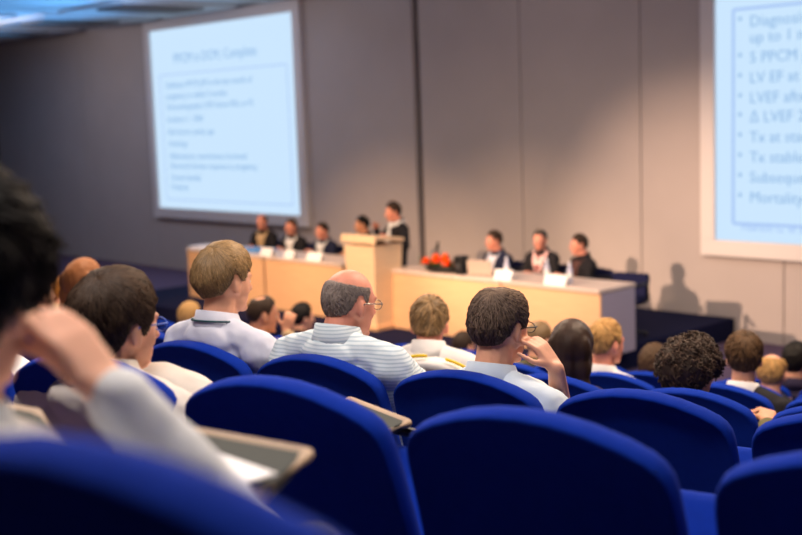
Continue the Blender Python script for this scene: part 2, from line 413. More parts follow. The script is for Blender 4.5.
def make_hair(M, H, style, mtl, parent, off):
    fn = hair_fn(style); base = V((0, -.006, .02)); bm = bmesh.new()
    nu, nv = 72, 48; rows = []
    for i in range(nv+1):
        t = math.pi*min(max(i/nv, .004), .80)
        row = []
        for j in range(nu):
            a = 2*math.pi*j/nu; d = V((math.sin(t)*math.sin(a), math.sin(t)*math.cos(a), math.cos(t)))
            r, k = fn(d, True); row.append(H - off + M @ (base + d*r))
        rows.append(row)
        if i/nv >= .80: break
    rings(bm, rows)
    if style.get('long'):
        lg = style['long']; w = style.get('w', 1)
        for s in (-1, 0, 1):
            if s: ell(bm, H - off + M @ V((s*.066*w, -.012, -.03)), (.028, .055, .085), M)
            for q in range(4):
                f = q/3
                ell(bm, H - off + M @ V((s*.052*w, -.062 - .012*f - (.02 if s == 0 else 0), .02 - lg*f)), (.05*w, .042 - .012*f, .07), M)
    if style.get('long') or style.get('bob'):
        me = melt(bm, .008, 3)
        for v in me.vertices:
            p = v.co; v.co = p + V((noise.noise(V((p.x*60, p.y*60, p.z*6)))*.003, noise.noise(V((p.x*60+9, p.y*60, p.z*6)))*.003, 0))
        h = link('hair', me, mtl, parent)
        bm = None
    else: h = obj('hair', bm, mtl, parent)
    N = style.get('locks', 0)
    if N:                                     # strand tufts lying on the hair
        bm = bmesh.new(); crown = V((.12, -.55, .85)).normalized(); x, y, z = frame_of(crown); rnd = random.Random(style.get('seed', 1))
        lw = style.get('lw', .006); thin_a = style.get('thin', 0)
        for i in range(N):
            ph = rnd.uniform(0, 2*math.pi); th0 = rnd.random() ** 1.1 * 2.0; ln = rnd.uniform(.35, .7)*style.get('ll', 1); ok = True; pts = []
            sw = rnd.uniform(-.25, .25)
            for q in range(6):
                f = q/5; th = th0 + ln*f; p2 = ph + sw*f
                d = crown*math.cos(th) + (x*math.cos(p2) + y*math.sin(p2))*math.sin(th)
                r, k = fn(d)
                if k < .45:
                    if q < 3: ok = False
                    break
                pts.append((d, r + .0012 + style.get('lift', .004)*f*f*rnd.uniform(.2, 1.2)))
            if not ok or len(pts) < 3: continue
            if thin_a and math.degrees(pts[1][0].angle(V((.05, .05, 1)))) < thin_a and rnd.random() < .45: continue
            n = len(pts); sec = []
            wv = lw*rnd.uniform(.6, 1.3)
            for q, (d, r) in enumerate(pts):
                dn = (pts[min(q+1, n-1)][0] - pts[max(q-1, 0)][0]).normalized(); sd = d.cross(dn).normalized(); c = base + d*r
                g = wv*(.5+.5*math.sin(math.pi*min(1, (q+.4)/(n-.2)))) if q < n-1 else .0006
                sec.append([H - off + M @ w for w in (c - sd*g - d*.003, c + d*.0022, c + sd*g - d*.003)])
            rings(bm, sec)
        obj('hair_strands', bm, mtl, h)
    if style.get('curls'):
        bm = bmesh.new(); rnd = random.Random(5)
        for i in range(style['curls']):
            while True:
                d = V((rnd.gauss(0, 1), rnd.gauss(0, 1), rnd.gauss(0, 1))).normalized()
                r, k = fn(d)
                if k > .7: break
            c = base + d*(r-.004); fx_, fy_, fz_ = frame_of(d + V((rnd.uniform(-.6, .6), rnd.uniform(-.6, .6), rnd.uniform(-.6, .6)))); rad = rnd.uniform(.007, .013)
            pts = [H - off + M @ (c + fx_*math.cos(q*.75)*rad + fy_*math.sin(q*.75)*rad + fz_*(q-5)*.0022) for q in range(12)]
            tube(bm, pts, [.0028]*11 + [.001], 5)
        obj('hair_curls', bm, mtl, h)
    return h

def person(label, foot, face, H, hyaw=None, hpitch=0, hroll=0, skin=None, hair=None, hair_mat=None, top_mat=None, collar_mat=None, bottom_mat=None,
           pelvis_h=.50, stand=False, LH=None, RH=None, Lp=None, Rp=None, short=False, voxel=.009, wide=1.0, glasses=None, lanyard=False, shirt_front=None, tie=None,
           hand_R=None, hand_L=None, group=None, wr=.004, nb=.018, scarf=None):
    foot = V(foot); skin = skin or M_SKIN; collar_mat = collar_mat or top_mat; bottom_mat = bottom_mat or M_GREYTR
    root = empty('person', foot, label, 'person', group)
    off = foot
    B = basis(face); r, f, up = (B @ V((1, 0, 0)), B @ V((0, 1, 0)), V((0, 0, 1)))
    M = basis(face if hyaw is None else hyaw, hpitch, hroll); H = V(H)
    if stand:
        P = V((H.x, H.y, 0)) - f*.06; P.z = foot.z + .94
    else:
        P = V((foot.x, foot.y, foot.z + pelvis_h + .07))
    NB = H + M @ V((0, -.03, -.11)) + V((0, 0, -.035 + nb)) - f*.015
    SH = {s: NB + r*s*.180*wide - up*.098 for s in (-1, 1)}
    EL, WR = {}, {}
    lap = {s: P + f*.33 + r*s*.08 + up*.12 for s in (-1, 1)}
    if stand: lap = {s: P + r*s*.25 + f*.05 - up*.12 for s in (-1, 1)}
    for s, h, pl in ((-1, LH, Lp), (1, RH, Rp)):
        W = V(h) if h is not None else lap[s]
        pl = V(pl) if pl is not None else (r*s*.6 - up*1.0 - f*.35)
        EL[s], WR[s] = ik(SH[s], W, pl)
    KN, AN = {}, {}
    for s in (-1, 1):
        if stand: KN[s] = P + r*s*.095 - up*.46 + f*.02; AN[s] = P + r*s*.10 - up*.86
        else: KN[s] = P + f*.42 + r*s*.12 + up*.0; AN[s] = V((0, 0, foot.z+.09)) + V((KN[s].x, KN[s].y, 0)) - f*.02
    spine = NB-P; sx = r; sz = spine.normalized(); sy = sz.cross(sx).normalized(); SM = Mx((sx, sy, sz)).transposed()
    def torso(bm, g):
        hh = spine.length*.24 + .02
        for t, w, dd, bow in ((0, .17, .125, 0), (.2, .158, .116, .012), (.4, .166, .114, .02), (.58, .180*wide, .112, .02)):
            ell(bm, P + spine*t + sy*bow - off, (w+g, dd+g, max(.115, hh)), SM)
        ell(bm, NB - up*.115 - f*.0 - off, (.155*wide+g, .095+g, .07), SM)
        ell(bm, NB - up*.085 - f*.048 - off, (.115+g, .052+g, .075), SM)
        for s in (-1, 1):
            capsule(bm, NB - up*.040 - f*.006 + r*s*.022 - off, SH[s] - r*s*.01 + up*.006 - off, .056+g, .056+g)
    def limb(bm, ch, g=0):
        for (a, ra), (b, rb) in zip(ch[:-1], ch[1:]): capsule(bm, V(a)-off, V(b)-off, ra+g, rb+g)
    # body: one continuous surface
    bm = bmesh.new()
    q = lambda x, y, z: H + M @ V((x, y, z)) - off
    ell(bm, q(0, -.006, .02), CR, M, 24); ell(bm, q(0, .036, -.056), (.052, .058, .062), M); ell(bm, q(0, .042, -.012), (.063, .05, .078), M)
    ell(bm, q(0, .084, .024), (.05, .017, .012), M); capsule(bm, q(0, .094, .012), q(0, .114, -.028), .009, .0135); ell(bm, q(0, .100, -.033), (.018, .012, .009), M)
    ell(bm, q(0, .089, -.060), (.025, .008, .006), M); ell(bm, q(0, .085, -.071), (.021, .008, .006), M); ell(bm, q(0, .078, -.101), (.024, .02, .016), M)
    for s in (-1, 1):
        EM = M @ Mx.Rotation(R(s*18), 3, 'Z') @ Mx.Rotation(R(-12), 3, 'X')
        ell(bm, q(s*.079, -.010, -.010), (.010, .020, .032), EM); ell(bm, q(s*.076, .000, -.034), (.008, .009, .012), EM)
        ell(bm, q(s*.031, .079, .001), (.0135, .0125, .0115), M); ell(bm, q(s*.044, .054, -.03), (.015, .024, .024), M)
    capsule(bm, q(0, -.022, -.03), NB - up*.02 - off, .056, .062); capsule(bm, q(0, .012, -.075), NB - up*.03 + f*.03 - off, .04, .05)
    for s in (-1, 1): capsule(bm, NB - up*.03 - off, SH[s]*.5 + NB*.5 - up*.035 + f*.01 - off, .026, .022)
    torso(bm, -.016)
    for s in (-1, 1):
        limb(bm, [(SH[s], .052), (EL[s], .040), (WR[s], .027)])
        fd = (WR[s]-EL[s]).normalized()
        hd = (hand_R if s > 0 else hand_L) or {}
        dv = V(hd['d']) if 'd' in hd else fd; nv = V(hd['n']) if 'n' in hd else (up + r*s*.3)
        add_hand(bm, WR[s]-off, dv, nv, hd.get('curl', .5), hd.get('side', s), hd.get('spread', .12), hd.get('thumb', .75))
        limb(bm, [(P + r*s*.09, .085), (KN[s], .055), (AN[s], .04)])
        limb(bm, [(AN[s]-up*.03, .045), (AN[s]-up*.05+f*.14, .03)])
    me = melt(bm, voxel, 5)
    b = link('body', me, [skin, M_LIP, M_EYE, M_IRIS], root)
    Mi = M.transposed()
    for p in me.polygons:
        l = Mi @ (p.center + off - H)
        if l.y > .06:
            if l.y > .088 and abs(l.x) < .021 and abs(l.z+.066) < .007: p.material_index = 1
            for s in (-1, 1):
                dx, dz = l.x-s*.031, l.z-.001
                if (dx/.013)**2 + (dz/.0075)**2 < 1: p.material_index = 3 if dx*dx+dz*dz < .0066**2 else 2
    if hair: make_hair(M, H, hair, hair_mat, root, off)
    # top
    bm = bmesh.new(); torso(bm, .004)
    for s in (-1, 1):
        ell(bm, SH[s] - up*.02 - off, (.068, .07, .07))
        if short: limb(bm, [(SH[s], .062), (SH[s].lerp(EL[s], .62), .058)])
        else: limb(bm, [(SH[s], .062), (EL[s], .052), (EL[s].lerp(WR[s], .93), .04)])
    me = melt(bm, max(voxel, .008), 4)
    nrms = [v.normal.copy() for v in me.vertices]
    for v, nn in zip(me.vertices, nrms):
        p = v.co.copy()
        g = noise.noise(V((p.x*9, p.y*9, p.z*14)) + off)*1.0 + noise.noise(V((p.x*24+p.z*10, p.y*24, p.z*30)) + off)*.55
        v.co = p + nn*(wr*1.6*g + .002)
    t = link('jacket' if shirt_front else 'shirt', me, top_mat, root)
    # collar
    bm = bmesh.new(); rs = []; NV0 = NB - up*.012 - f*.004 - off
    for rad, h in ((.094, -.034), (.083, -.002), (.073, .032), (.069, .033), (.072, .0), (.078, -.034)):
        rs.append([NV0 + r*math.cos(a)*rad*1.02 + f*(math.sin(a)*rad*1.08+.006) + up*(h + (-.018*math.sin(a) if h > 0 else -.012*math.sin(a))) for a in [2*math.pi*i/28 for i in range(28)]])
    rings(bm, rs, False, True); obj('collar', bm, collar_mat, t)
    if shirt_front:
        bm = bmesh.new(); bm.from_mesh(me); TM = SM.transposed()
        kill = []
        for fc in bm.faces:
            c = fc.calc_center_median() + off - P; l = TM @ c; h = l.z/spine.length
            if not (l.y > .03 and h > .15 and abs(l.x) < .03 + .10*max(0, h-.2)): kill.append(fc)
        bmesh.ops.delete(bm, geom=kill, context='FACES')
        for v in bm.verts: v.co += f*.006
        if len(bm.faces): obj('dress_shirt', bm, shirt_front, t)
        else: bm.free()
        if tie:
            bm = bmesh.new(); a = NB + f*.095 - up*.05 - off; c = P + spine*.35 + f*.15 - off
            rs = [[p + r*w + f*.004, p - r*w + f*.004, p - r*w + f*.012, p + r*w + f*.012] for p, w in ((a, .014), (a.lerp(c, .1), .012), (a.lerp(c, .8), .036), (c, .004))]
            rings(bm, rs); obj('tie', bm, tie, t, False)
    if scarf:
        bm = bmesh.new(); rs = []
        for i in range(24):
            a = 2*math.pi*i/24; c = NB - off + r*math.cos(a)*.085 + f*(math.sin(a)*.09+.01) - up*(.02+.03*max(0, math.sin(a))); o2 = (r*math.cos(a)+f*math.sin(a))
            rs.append([c + o2*math.cos(w)*.028 + up*math.sin(w)*.03 for w in [2*math.pi*j/8 for j in range(8)]])
        rings(bm, rs, False, True); capsule(bm, NB+f*.11-up*.06-off, NB+f*.15-up*.26-off, .03, .04); obj('scarf', bm, scarf, root)
    # trousers and shoes
    bm = bmesh.new(); ell(bm, P - off - up*.02, (.178, .135, .115), SM)
    for s in (-1, 1): limb(bm, [(P + r*s*.09 - up*.01, .094), (KN[s], .068), (AN[s]+up*.03, .055)])
    tr = link('trousers', melt(bm, .014, 4), bottom_mat, root)
    for s in (-1, 1):
        bm = bmesh.new(); A = AN[s]-off; z0 = .012
        for (fy, w, h) in ((-.03, .038, .07), (.05, .043, .055), (.13, .042, .035)): ell(bm, V((A.x, A.y, 0)) + f*fy + up*(h), (w, .06, h), B)
        obj('shoe', bm, M_SHOE, root)
    if glasses:
        bm = bmesh.new()
        for s in (-1, 1):
            tube(bm, [q(s*.034 + .024*math.cos(a), .101, .001 + .017*math.sin(a)) for a in [2*math.pi*i/16 for i in range(17)]], .0016, 6)
            tube(bm, [q(s*.058, .100, .006), q(s*.074, .088, .007), q(s*.0835, .03, .008), q(s*.086, -.004, .008), q(s*.084, -.022, -.008)], .0022, 6)
        tube(bm, [q(-.011, .103, .004), q(0, .108, .006), q(.011, .103, .004)], .0016, 6)
        obj('glasses', bm, glasses, root)
    if lanyard:
        bm = bmesh.new()
        pts = [NB - off + r*math.cos(a)*.093 + f*(math.sin(a)*.098+.004) + up*(-.010 - .012*math.sin(a)) for a in [R(x) for x in range(200, 341, 10)]]
        c0 = P + spine*.45 + f*.17 - off
        pts = [c0 + r*(-.01)] + [NB - off - r*.075 + f*.07 - up*.05] + pts + [NB - off + r*.075 + f*.07 - up*.05] + [c0 + r*.01]
        tube(bm, pts, .004, 6); obj('lanyard', bm, lanyard, root)
    return root
FACE = 12

# ------------------------------------------------------------------ seats
chair(1, 0, 'large very close blue chair back out of focus along the bottom left edge')
chair(1, 1, 'blue chair of the man in the left foreground resting his cheek on his hand')
chair(2, -1, 'blue chair back cut by the lower right corner of the picture')
chair(2, 0, 'big dark blue chair back in the bottom centre, empty')
chair(2, 1, 'blue chair back behind the grey writing tablet, in front of the bald man\'s seat')
chair(2, 2, 'blue chair of the dark-haired man in glasses, left')
chair(2, 3, 'blue chair cut by the left frame edge, white shirt showing in it')
chair(3, -1, 'blue chair back at the right frame edge, front-most of the overlapping rims there')
chair(3, 0, 'wide empty blue chair back directly behind the curly-haired man')
chair(3, 1, 'blue chair of the man in glasses with hand on his cheek')
chair(3, 2, 'blue chair of the bald man in a striped shirt')
chair(3, 3, 'blue chair of the fair-haired man with a lanyard')
for j, s in ((-1, 'blue chair at right frame edge, middle of the three overlapping rims'), (0, 'blue chair of the man with dark curly hair'), (1, 'blue chair of the long dark-haired woman'), (2, 'blue chair hidden behind the man with hand on his cheek'), (3, 'empty blue chair in front of the bald man in a striped shirt'), (4, 'empty blue chair in front of the fair-haired man'), (5, 'blue chair beyond the dark-haired man in glasses'), (6, 'blue chair of the long auburn-haired person')):
    chair(4, j, s)
for j, s in ((-1, 'blue chair at right frame edge, farthest of the three overlapping rims'), (0, 'blue chair of the brown-haired man in a dark suit'), (1, 'blue chair of the short fair-haired man in a grey collar'), (2, 'blue chair between the fair man and the blond man in white'), (3, 'blue chair directly in front of the blond man in white'), (4, 'blue chair in front of the bald man, its back to the desk'), (5, 'blue chair of the dark-haired man raising his hand'), (6, 'blue chair ahead of the fair-haired man\'s shoulder')):
    chair(5, j, s)
GR = 'distant chairs in the front rows'
for k, js in ((5, range(7, 11)), (6, range(-1, 15)), (7, range(-1, 20))):
    for j in js: chair(k, j, 'blurred dark blue chair in the rows nearest the stage', GR)
add_board(CH[(1, 1)], ((168, 425), (306, 450), (264, 491), (118, 464)), 2.44)
add_board(CH[(2, 1)], ((350, 398), (407, 420), (386, 430), (325, 408)), 2.20)
chair(1, 2, 'blue chair beyond the left foreground man, only its grey writing tablet showing'); add_board(CH[(1, 2)], ((-60, 392), (36, 411), (56, 434), (-60, 416)), 2.44)
l = at_z(190, 470, 2.452); bm = bmesh.new(); box(bm, (0, 0, 0), (.21, .14, .003)); o = obj('paper_sheet', bm, M_PAPER, None, False); o.location = l; o.rotation_euler = (0, 0, T+R(-14)); tag(o, 'white paper sheet on the grey writing tablet in the left foreground', 'paper')

# ------------------------------------------------------------------ audience
def Hn(x, y, k, dn=.27): return at_n(x, y, row_n(k)+dn)
HB = mat('dark_brown_hair', (62, 46, 35), .6, .22, island=.5)
HBROWN = mat('brown_hair', (84, 62, 42), .6, .22, island=.4)
HBLOND = mat('dark_blond_hair', (140, 112, 76), .5, .4, island=.45)
HFAIR = mat('fair_hair', (186, 146, 92), .6, .22, island=.3)
HGREY = mat('grizzled_hair', (70, 64, 60), .6, .35, island=.4)
HCROP = mat('cropped_grey_hair', (146, 134, 128), .85, .1, island=.12)
HSALT = mat('grey_brown_hair', (108, 90, 78), .65, .2, island=.5)
HAUB = mat('auburn_hair', (142, 90, 54), .6, .22, island=.3)
HBLACK = mat('black_hair', (24, 19, 18), .6, .22, island=.5)
S_CREAM = mat('cream_shirt', (214, 206, 198), .85, .2, bump=.15, bump_s=300, noise_s=12, noise_a=.03)
S_LAV = mat('pale_lavender_shirt', (206, 210, 228), .85, .2, bump=.15, bump_s=300, noise_s=12, noise_a=.03)
S_PALE = mat('pale_blue_shirt', (206, 220, 234), .85, .2, bump=.15, bump_s=300, noise_s=12, noise_a=.03)
S_STRIPE = striped('striped_shirt', (218, 230, 238), (182, 202, 216), 26, 'Z', .25)
S_GREY = mat('light_grey_pullover', (214, 216, 218), .9, .15, bump=.3, bump_s=200, noise_s=15, noise_a=.06)
S_YEL = mat('yellow_trim', (236, 204, 40), .8, .2)
S_OLIVE = mat('olive_jacket', (96, 92, 66), .85, .2)
S_BEIGE = mat('beige_shirt', (196, 168, 130), .85, .2)
S_DKPUR = mat('dark_purple_top', (44, 38, 62), .85, .2)
BLUEFR = mat('blue_glasses_frame', (40, 84, 190), .3, .5)
DARKFR = mat('dark_glasses_frame', (30, 26, 26), .3, .5)
STEELFR = mat('metal_glasses_frame', (150, 146, 140), .25, .5, metal=.9)
LAN = mat('teal_lanyard', (18, 70, 76), .7, .3)
HAND_UP = dict(curl=.85)

# left foreground man
H = at_n(-42, 300, .84)
fgw = CAM + ray(110, 392)*1.44
person('blurred dark-haired man in grey at the left edge, cheek resting on his hand', seat_pt(1, 1), FACE, H, 34, 4, skin=M_SKIN,
       hair=dict(t=.024, top=.014, fringe=14, low=16, side=.02, back=.02, bumps=.008, locks=900, lw=.004, lift=.014, seed=3), hair_mat=HBLACK, top_mat=S_GREY, RH=fgw, Rp=(cr*.8 - V((0, 0, 1)) + NV*.5),
       hand_R=dict(d=-cr*.62 + cu*.75 + cd*.1, n=cr*.55 + cu*.6 - cd*.5, curl=.42, spread=.02, thumb=-.1), voxel=.007)
# row of the close chairs
person('dark-haired man in blue-framed glasses and cream shirt, seated left', seat_pt(2, 2) + EV*.09, FACE, Hn(118, 327, 2, .12), 9, 4, skin=M_SKIN,
       hair=dict(t=.017, top=.008, fringe=12, low=14, back=.012, side=.006, bumps=.005, locks=3200, lw=.0021, ll=1.3, lift=.002, seed=4), hair_mat=HB, top_mat=S_CREAM, glasses=BLUEFR, voxel=.007, nb=.06, wide=1.25)
person('person in white shirt mostly cut off by the left frame edge', seat_pt(2, 3), FACE, Hn(-52, 300, 2, .15), skin=M_SKIN, hair=dict(locks=0), hair_mat=HBROWN, top_mat=M_WHITE)
# row in focus
person('fair-haired man in pale shirt with dark lanyard, head turned slightly right', seat_pt(3, 3), FACE, Hn(226, 282, 3, .19), 4, 4, skin=M_SKIN,
       hair=dict(t=.022, top=.010, fringe=14, low=-2, back=.014, bumps=.005, locks=3200, lw=.002, ll=1.4, lift=.0015, seed=6), hair_mat=HBLOND, top_mat=S_LAV, lanyard=LAN, voxel=.007, wide=1.08)
person('balding man in striped pale blue shirt and metal glasses', seat_pt(3, 2), FACE, Hn(349, 304, 3, .19), 0, 8, skin=M_SKINR,
       hair=dict(t=.002, top=0, bald=54, low=0, bumps=.0006, locks=1500, lw=.0012, ll=.5, lift=.001, seed=8), hair_mat=HCROP, top_mat=S_STRIPE, glasses=STEELFR, voxel=.007, wide=1.25, wr=.005, nb=.055)
Hd = Hn(501, 328, 3, .20)
dw = CAM + ray(556, 369)*3.70
person('grizzled man in dark-rimmed glasses, hand propped to his cheek', seat_pt(3, 1), FACE, Hd, 2, 6, skin=M_SKIN,
       hair=dict(t=.015, top=.004, low=2, thin=26, bumps=.003, locks=2600, lw=.0022, ll=.9, lift=.004, seed=9), hair_mat=HSALT, top_mat=S_PALE, glasses=DARKFR, RH=dw, Rp=cr*.1 - V((0, 0, 1)) + cd*.7,
       hand_R=dict(d=-cr*.55 + cu*.8 + cd*.15, n=-cd*.6 + cr*.7 + cu*.2, curl=.7), short=True, voxel=.006, wide=1.05)
# beyond
person('woman with long straight dark brown hair, seen from behind', seat_pt(4, 1), FACE, Hn(572, 352, 4), 26, 2, hair=dict(t=.018, top=.01, low=6, long=.24, w=.95, bumps=.002, seed=2), hair_mat=mat('chestnut_dark_hair', (50, 34, 28), .5, .25, noise_s=30, noise_a=.3, stretch=(1, 1, .15)), top_mat=S_DKPUR, wide=.9)
person('man with a thick mop of dark curly hair and small bald spot', seat_pt(4, 0), FACE, Hn(693, 371, 4), 0, 4, skin=M_SKIND, hair=dict(t=.034, top=0, side=.022, back=.02, low=14, bald=12, spot=1, bumps=.012, curls=620, seed=5), hair_mat=mat('dark_curly_hair', (58, 42, 34), .6, .25, island=.5), top_mat=S_OLIVE)
person('person with long auburn hair beyond the man in blue-framed glasses', seat_pt(4, 6), FACE, Hn(86, 285, 4), 14, 0, hair=dict(t=.030, top=.012, side=.02, low=6, long=.22, w=1.5, bumps=.003, seed=12), hair_mat=HAUB, top_mat=M_WHITE, wide=.9)
wy = person('blond man in white shirt with a white and yellow jacket over his chair', seat_pt(4, 2), 28, Hn(430, 325, 4), 36, 3, skin=M_SKINR, hair=dict(t=.012, top=.010, low=0, bumps=.005, locks=300, lift=.006, seed=13), hair_mat=HBLOND, top_mat=M_WHITE, wide=1.05, voxel=.008, nb=.06)
person('short fair-haired man in grey collar beside the long dark-haired woman', seat_pt(5, 1), FACE, Hn(607, 344, 5), -8, 2, skin=M_SKINR, hair=dict(t=.012, top=.008, bumps=.003, locks=300, seed=14), hair_mat=HFAIR, top_mat=S_GREY)
person('brown-haired man in dark suit jacket and white collar, right', seat_pt(5, 0), FACE, Hn(744, 359, 5), 30, 3, skin=M_SKIN, hair=dict(t=.018, top=.008, low=4, bumps=.003, locks=400, seed=15), hair_mat=HBROWN, top_mat=M_SUIT, collar_mat=M_WHITE)
person('balding man in dark jacket with a fringe of fair hair, far right', seat_pt(6, 0), FACE, Hn(772, 374, 6), 18, 3, skin=M_SKIN, hair=dict(t=.010, bald=34, top=0, bumps=.002, locks=200, seed=16), hair_mat=HFAIR, top_mat=M_SUIT)
person('brown-haired person just left of the curly-haired man', seat_pt(6, 1), FACE, Hn(655, 366, 6), 8, 2, hair=dict(t=.022, top=.010, low=10, bumps=.008, seed=17), hair_mat=HBROWN, top_mat=S_DKPUR)
person('cropped dark-haired man raising a hand beside his face', seat_pt(5, 5), FACE, Hn(263, 315, 5), -20, 8, skin=M_SKIND, hair=dict(t=.010, top=.004, low=2, bald=20, spot=1, bumps=.002, seed=18), hair_mat=HB, top_mat=S_BEIGE, RH=CAM+ray(286, 332)*7.4, Rp=cr - V((0, 0, 1)), hand_R=dict(d=cu + cr*.25, n=-cd, curl=.9))
person('yellow-blond head between the fair-haired man and the aisle', seat_pt(6, 7), FACE, Hn(191, 318, 6), 0, 2, hair=dict(t=.016, top=.010, low=6, bumps=.003, seed=19), hair_mat=HFAIR, top_mat=S_BEIGE)
person('small far dark-haired head left of the man with hand on cheek', seat_pt(7, 4), FACE, Hn(464, 347, 7), 0, 2, hair=dict(t=.014, top=.006, bumps=.002, seed=20), hair_mat=HB, top_mat=S_BEIGE)
person('sandy-haired person showing between the raised hand and the dark-haired woman', seat_pt(6, 3), FACE, Hn(540, 341, 6), 0, 2, hair=dict(t=.014, top=.006, bumps=.002, seed=21), hair_mat=HBLOND, top_mat=S_OLIVE)
person('dark-haired person in black behind the raised hand, near the desk', seat_pt(7, 8), FACE, Hn(303, 318, 7), -10, 4, hair=dict(t=.020, top=.01, low=10, bumps=.004, seed=22), hair_mat=HBLACK, top_mat=M_SUIT)
person('dark-haired person at the far left, near the foreground man\'s fingers', seat_pt(5, 8), FACE, Hn(40, 294, 5), 0, 2, hair=dict(t=.018, top=.008, low=6, bumps=.003, seed=23), hair_mat=HBLACK, top_mat=M_SUIT)
person('ginger-haired person at the far left beside the auburn hair', seat_pt(6, 9), FACE, Hn(61, 292, 6), 0, 2, hair=dict(t=.018, top=.008, low=6, bumps=.003, seed=24), hair_mat=mat('ginger_hair', (206, 132, 44), .5, .4), top_mat=S_BEIGE)
person('far person with pale face in profile, beside the foreground head', seat_pt(7, 11), FACE, Hn(36, 274, 7), -60, 2, hair=dict(t=.014, top=.008, bumps=.003, seed=25), hair_mat=HBROWN, top_mat=S_GREY)
person('dark-haired person at the right frame edge behind the seats', seat_pt(7, -1), FACE, Hn(797, 362, 7), 0, 2, hair=dict(t=.022, top=.01, low=8, bumps=.005, seed=26), hair_mat=HBLACK, top_mat=S_DKPUR)

bm = back_mesh()
bmesh.ops.recalc_face_normals(bm, faces=bm.faces)
bm.normal_update()
bmesh.ops.delete(bm, geom=[v for v in bm.verts if v.co.z < .62], context='VERTS')
for v in bm.verts: v.co += v.normal*(.014 + .008*noise.noise(v.co*14)) + V((0, 0, .004))
jk = empty('draped_jacket', CH[(4, 2)].location, 'white jacket with yellow trim hung over the chair back of the blond man', 'jacket', rz=T)
o = obj('jacket_cloth', bm, M_WHITE, jk); so = o.modifiers.new('thickness', 'SOLIDIFY'); so.thickness = .004
for a, b in ((-.12, -.02), (.08, .18)):
    bm = bmesh.new(); pts = []
    for q in range(7):
        x = a + (b-a)*q/6; pts.append((x, -.016, 1.006 - 1.05*x*x))
    tube(bm, pts, .007, 8); obj('yellow_trim', bm, S_YEL, jk)

# ------------------------------------------------------------------ desk, lectern and the things on it
DY, DZ = 10.0, ZC-1.90
def dx_(x, y=248, Y=DY): return at_y(x, y, Y).x
def desk(x0, x1, label, endgrey=False):
    cx = (x0+x1)/2; root = empty('panel_desk', (cx, DY, ST), label, 'desk', 'wooden desks along the stage'); w = x1-x0; h = DZ-ST
    bm = bmesh.new(); box(bm, (0, .315, h-.02), (w, .66, .04), .006); obj('desk_top', bm, M_DESKTOP, root, False)
    bm = bmesh.new(); box(bm, (0, .02, (h-.05)/2+.002), (w-.01, .03, h-.055), .004); obj('front_panel', bm, M_WOOD, root, False)
    for s in (-1, 1):
        bm = bmesh.new(); box(bm, (s*(w/2-.02), .33, (h-.05)/2+.002), (.035, .60, h-.055), .004); obj('side_panel', bm, M_ENDGREY if (endgrey and s > 0) else M_WOOD, root, False)
xa, xb, xc, xd, xe, xm = dx_(186.5), dx_(263, 257), dx_(342, 264), dx_(395, 269), dx_(600, 290), dx_(500, 280)
desk(xa, xb-.02, 'pale wooden desk at the left end of the stage'); desk(xb+.03, xc, 'wooden desk between the left end desk and the lectern')
desk(xc+.9, xm, 'wooden desk just right of the lectern, with orange flowers on it'); desk(xm+.01, xe, 'right-hand wooden desk with lavender grey end panel', True)
# lectern
lx = (dx_(345, 240, 9.9) + dx_(398, 240, 9.9))/2; lw = .64
root = empty('lectern', (lx, 9.93, ST), 'pale wooden lectern with slanted top in front of the speaker', 'lectern')
bm = bmesh.new(); rings(bm, [[V((x, y, z)) for x, y in ((-w, -d), (w, -d), (w, d), (-w, d))] for z, w, d in ((0, .24, .2), (1.06, .285, .24))]); obj('body', bm, M_WOODL, root, False)
bm = bmesh.new(); box(bm, (0, 0, 1.14), (lw, .5, .05), .012, Mx.Rotation(R(-7), 3, 'X')); obj('reading_top', bm, M_WOODL, root, False)
bm = bmesh.new(); box(bm, (0, -.24, 1.14), (lw, .03, .10), .008); obj('front_rim', bm, M_WOODL, root, False)
bm = bmesh.new(); box(bm, (0, 0, .03), (.56, .46, .06), .01); obj('plinth', bm, M_WOOD, root, False)
def put(name, px, py, Y, label, cat, z=None, group=None):
    p = at_y(px, py, Y); p.z = DZ if z is None else z
    return empty(name, p, label, cat, group), p
def card(px, py, Y, w, h, label, m=M_PAPER, name='name_card', cat='name card', group=None, rz=0):
    root, p = put(name, px, py, Y, label, cat, None, group); root.rotation_euler = (0, 0, rz)
    bm = bmesh.new(); a = .05
    rings(bm, [[V((x, -a, .0)), V((x, -.004, h)), V((x, .004, h)), V((x, a, 0)), V((x, a-.004, 0)), V((x, 0, h-.008)), V((x, -a+.004, 0))] for x in (-w/2, w/2)])
    me = obj('folded_sheet', bm, m, root, False)
def paper(px, py, Y, w, d, label, m=M_PAPER, h=.012, name='paper_stack', cat='papers', rz=0):
    root, p = put(name, px, py, Y, label, cat)
    root.rotation_euler = (0, 0, rz)
    bm = bmesh.new(); box(bm, (0, 0, h/2), (w, d, h), .003); obj('sheets', bm, m, root, False)
card(268, 256, 10.07, .26, .11, 'white folded card in front of the leftmost panellist'); card(291, 259, 10.07, .20, .11, 'white folded card in front of the second panellist')
card(316, 262, 10.07, .30, .11, 'white folded card in front of the third panellist, by the lectern')
card(505, 284, 10.07, .26, .11, 'bright white folded card on the right-hand desk, in front of the pink-faced man'); card(557, 289, 10.07, .30, .11, 'bright white folded card near the right end of the desk')
paper(207, 246, 10.3, .5, .4, 'stack of pale papers on the left end desk'); paper(256, 250, 10.35, .55, .4, 'blue folder lying on the desk before the leftmost panellist', M_BLUEP, .03, 'folder', 'folder')
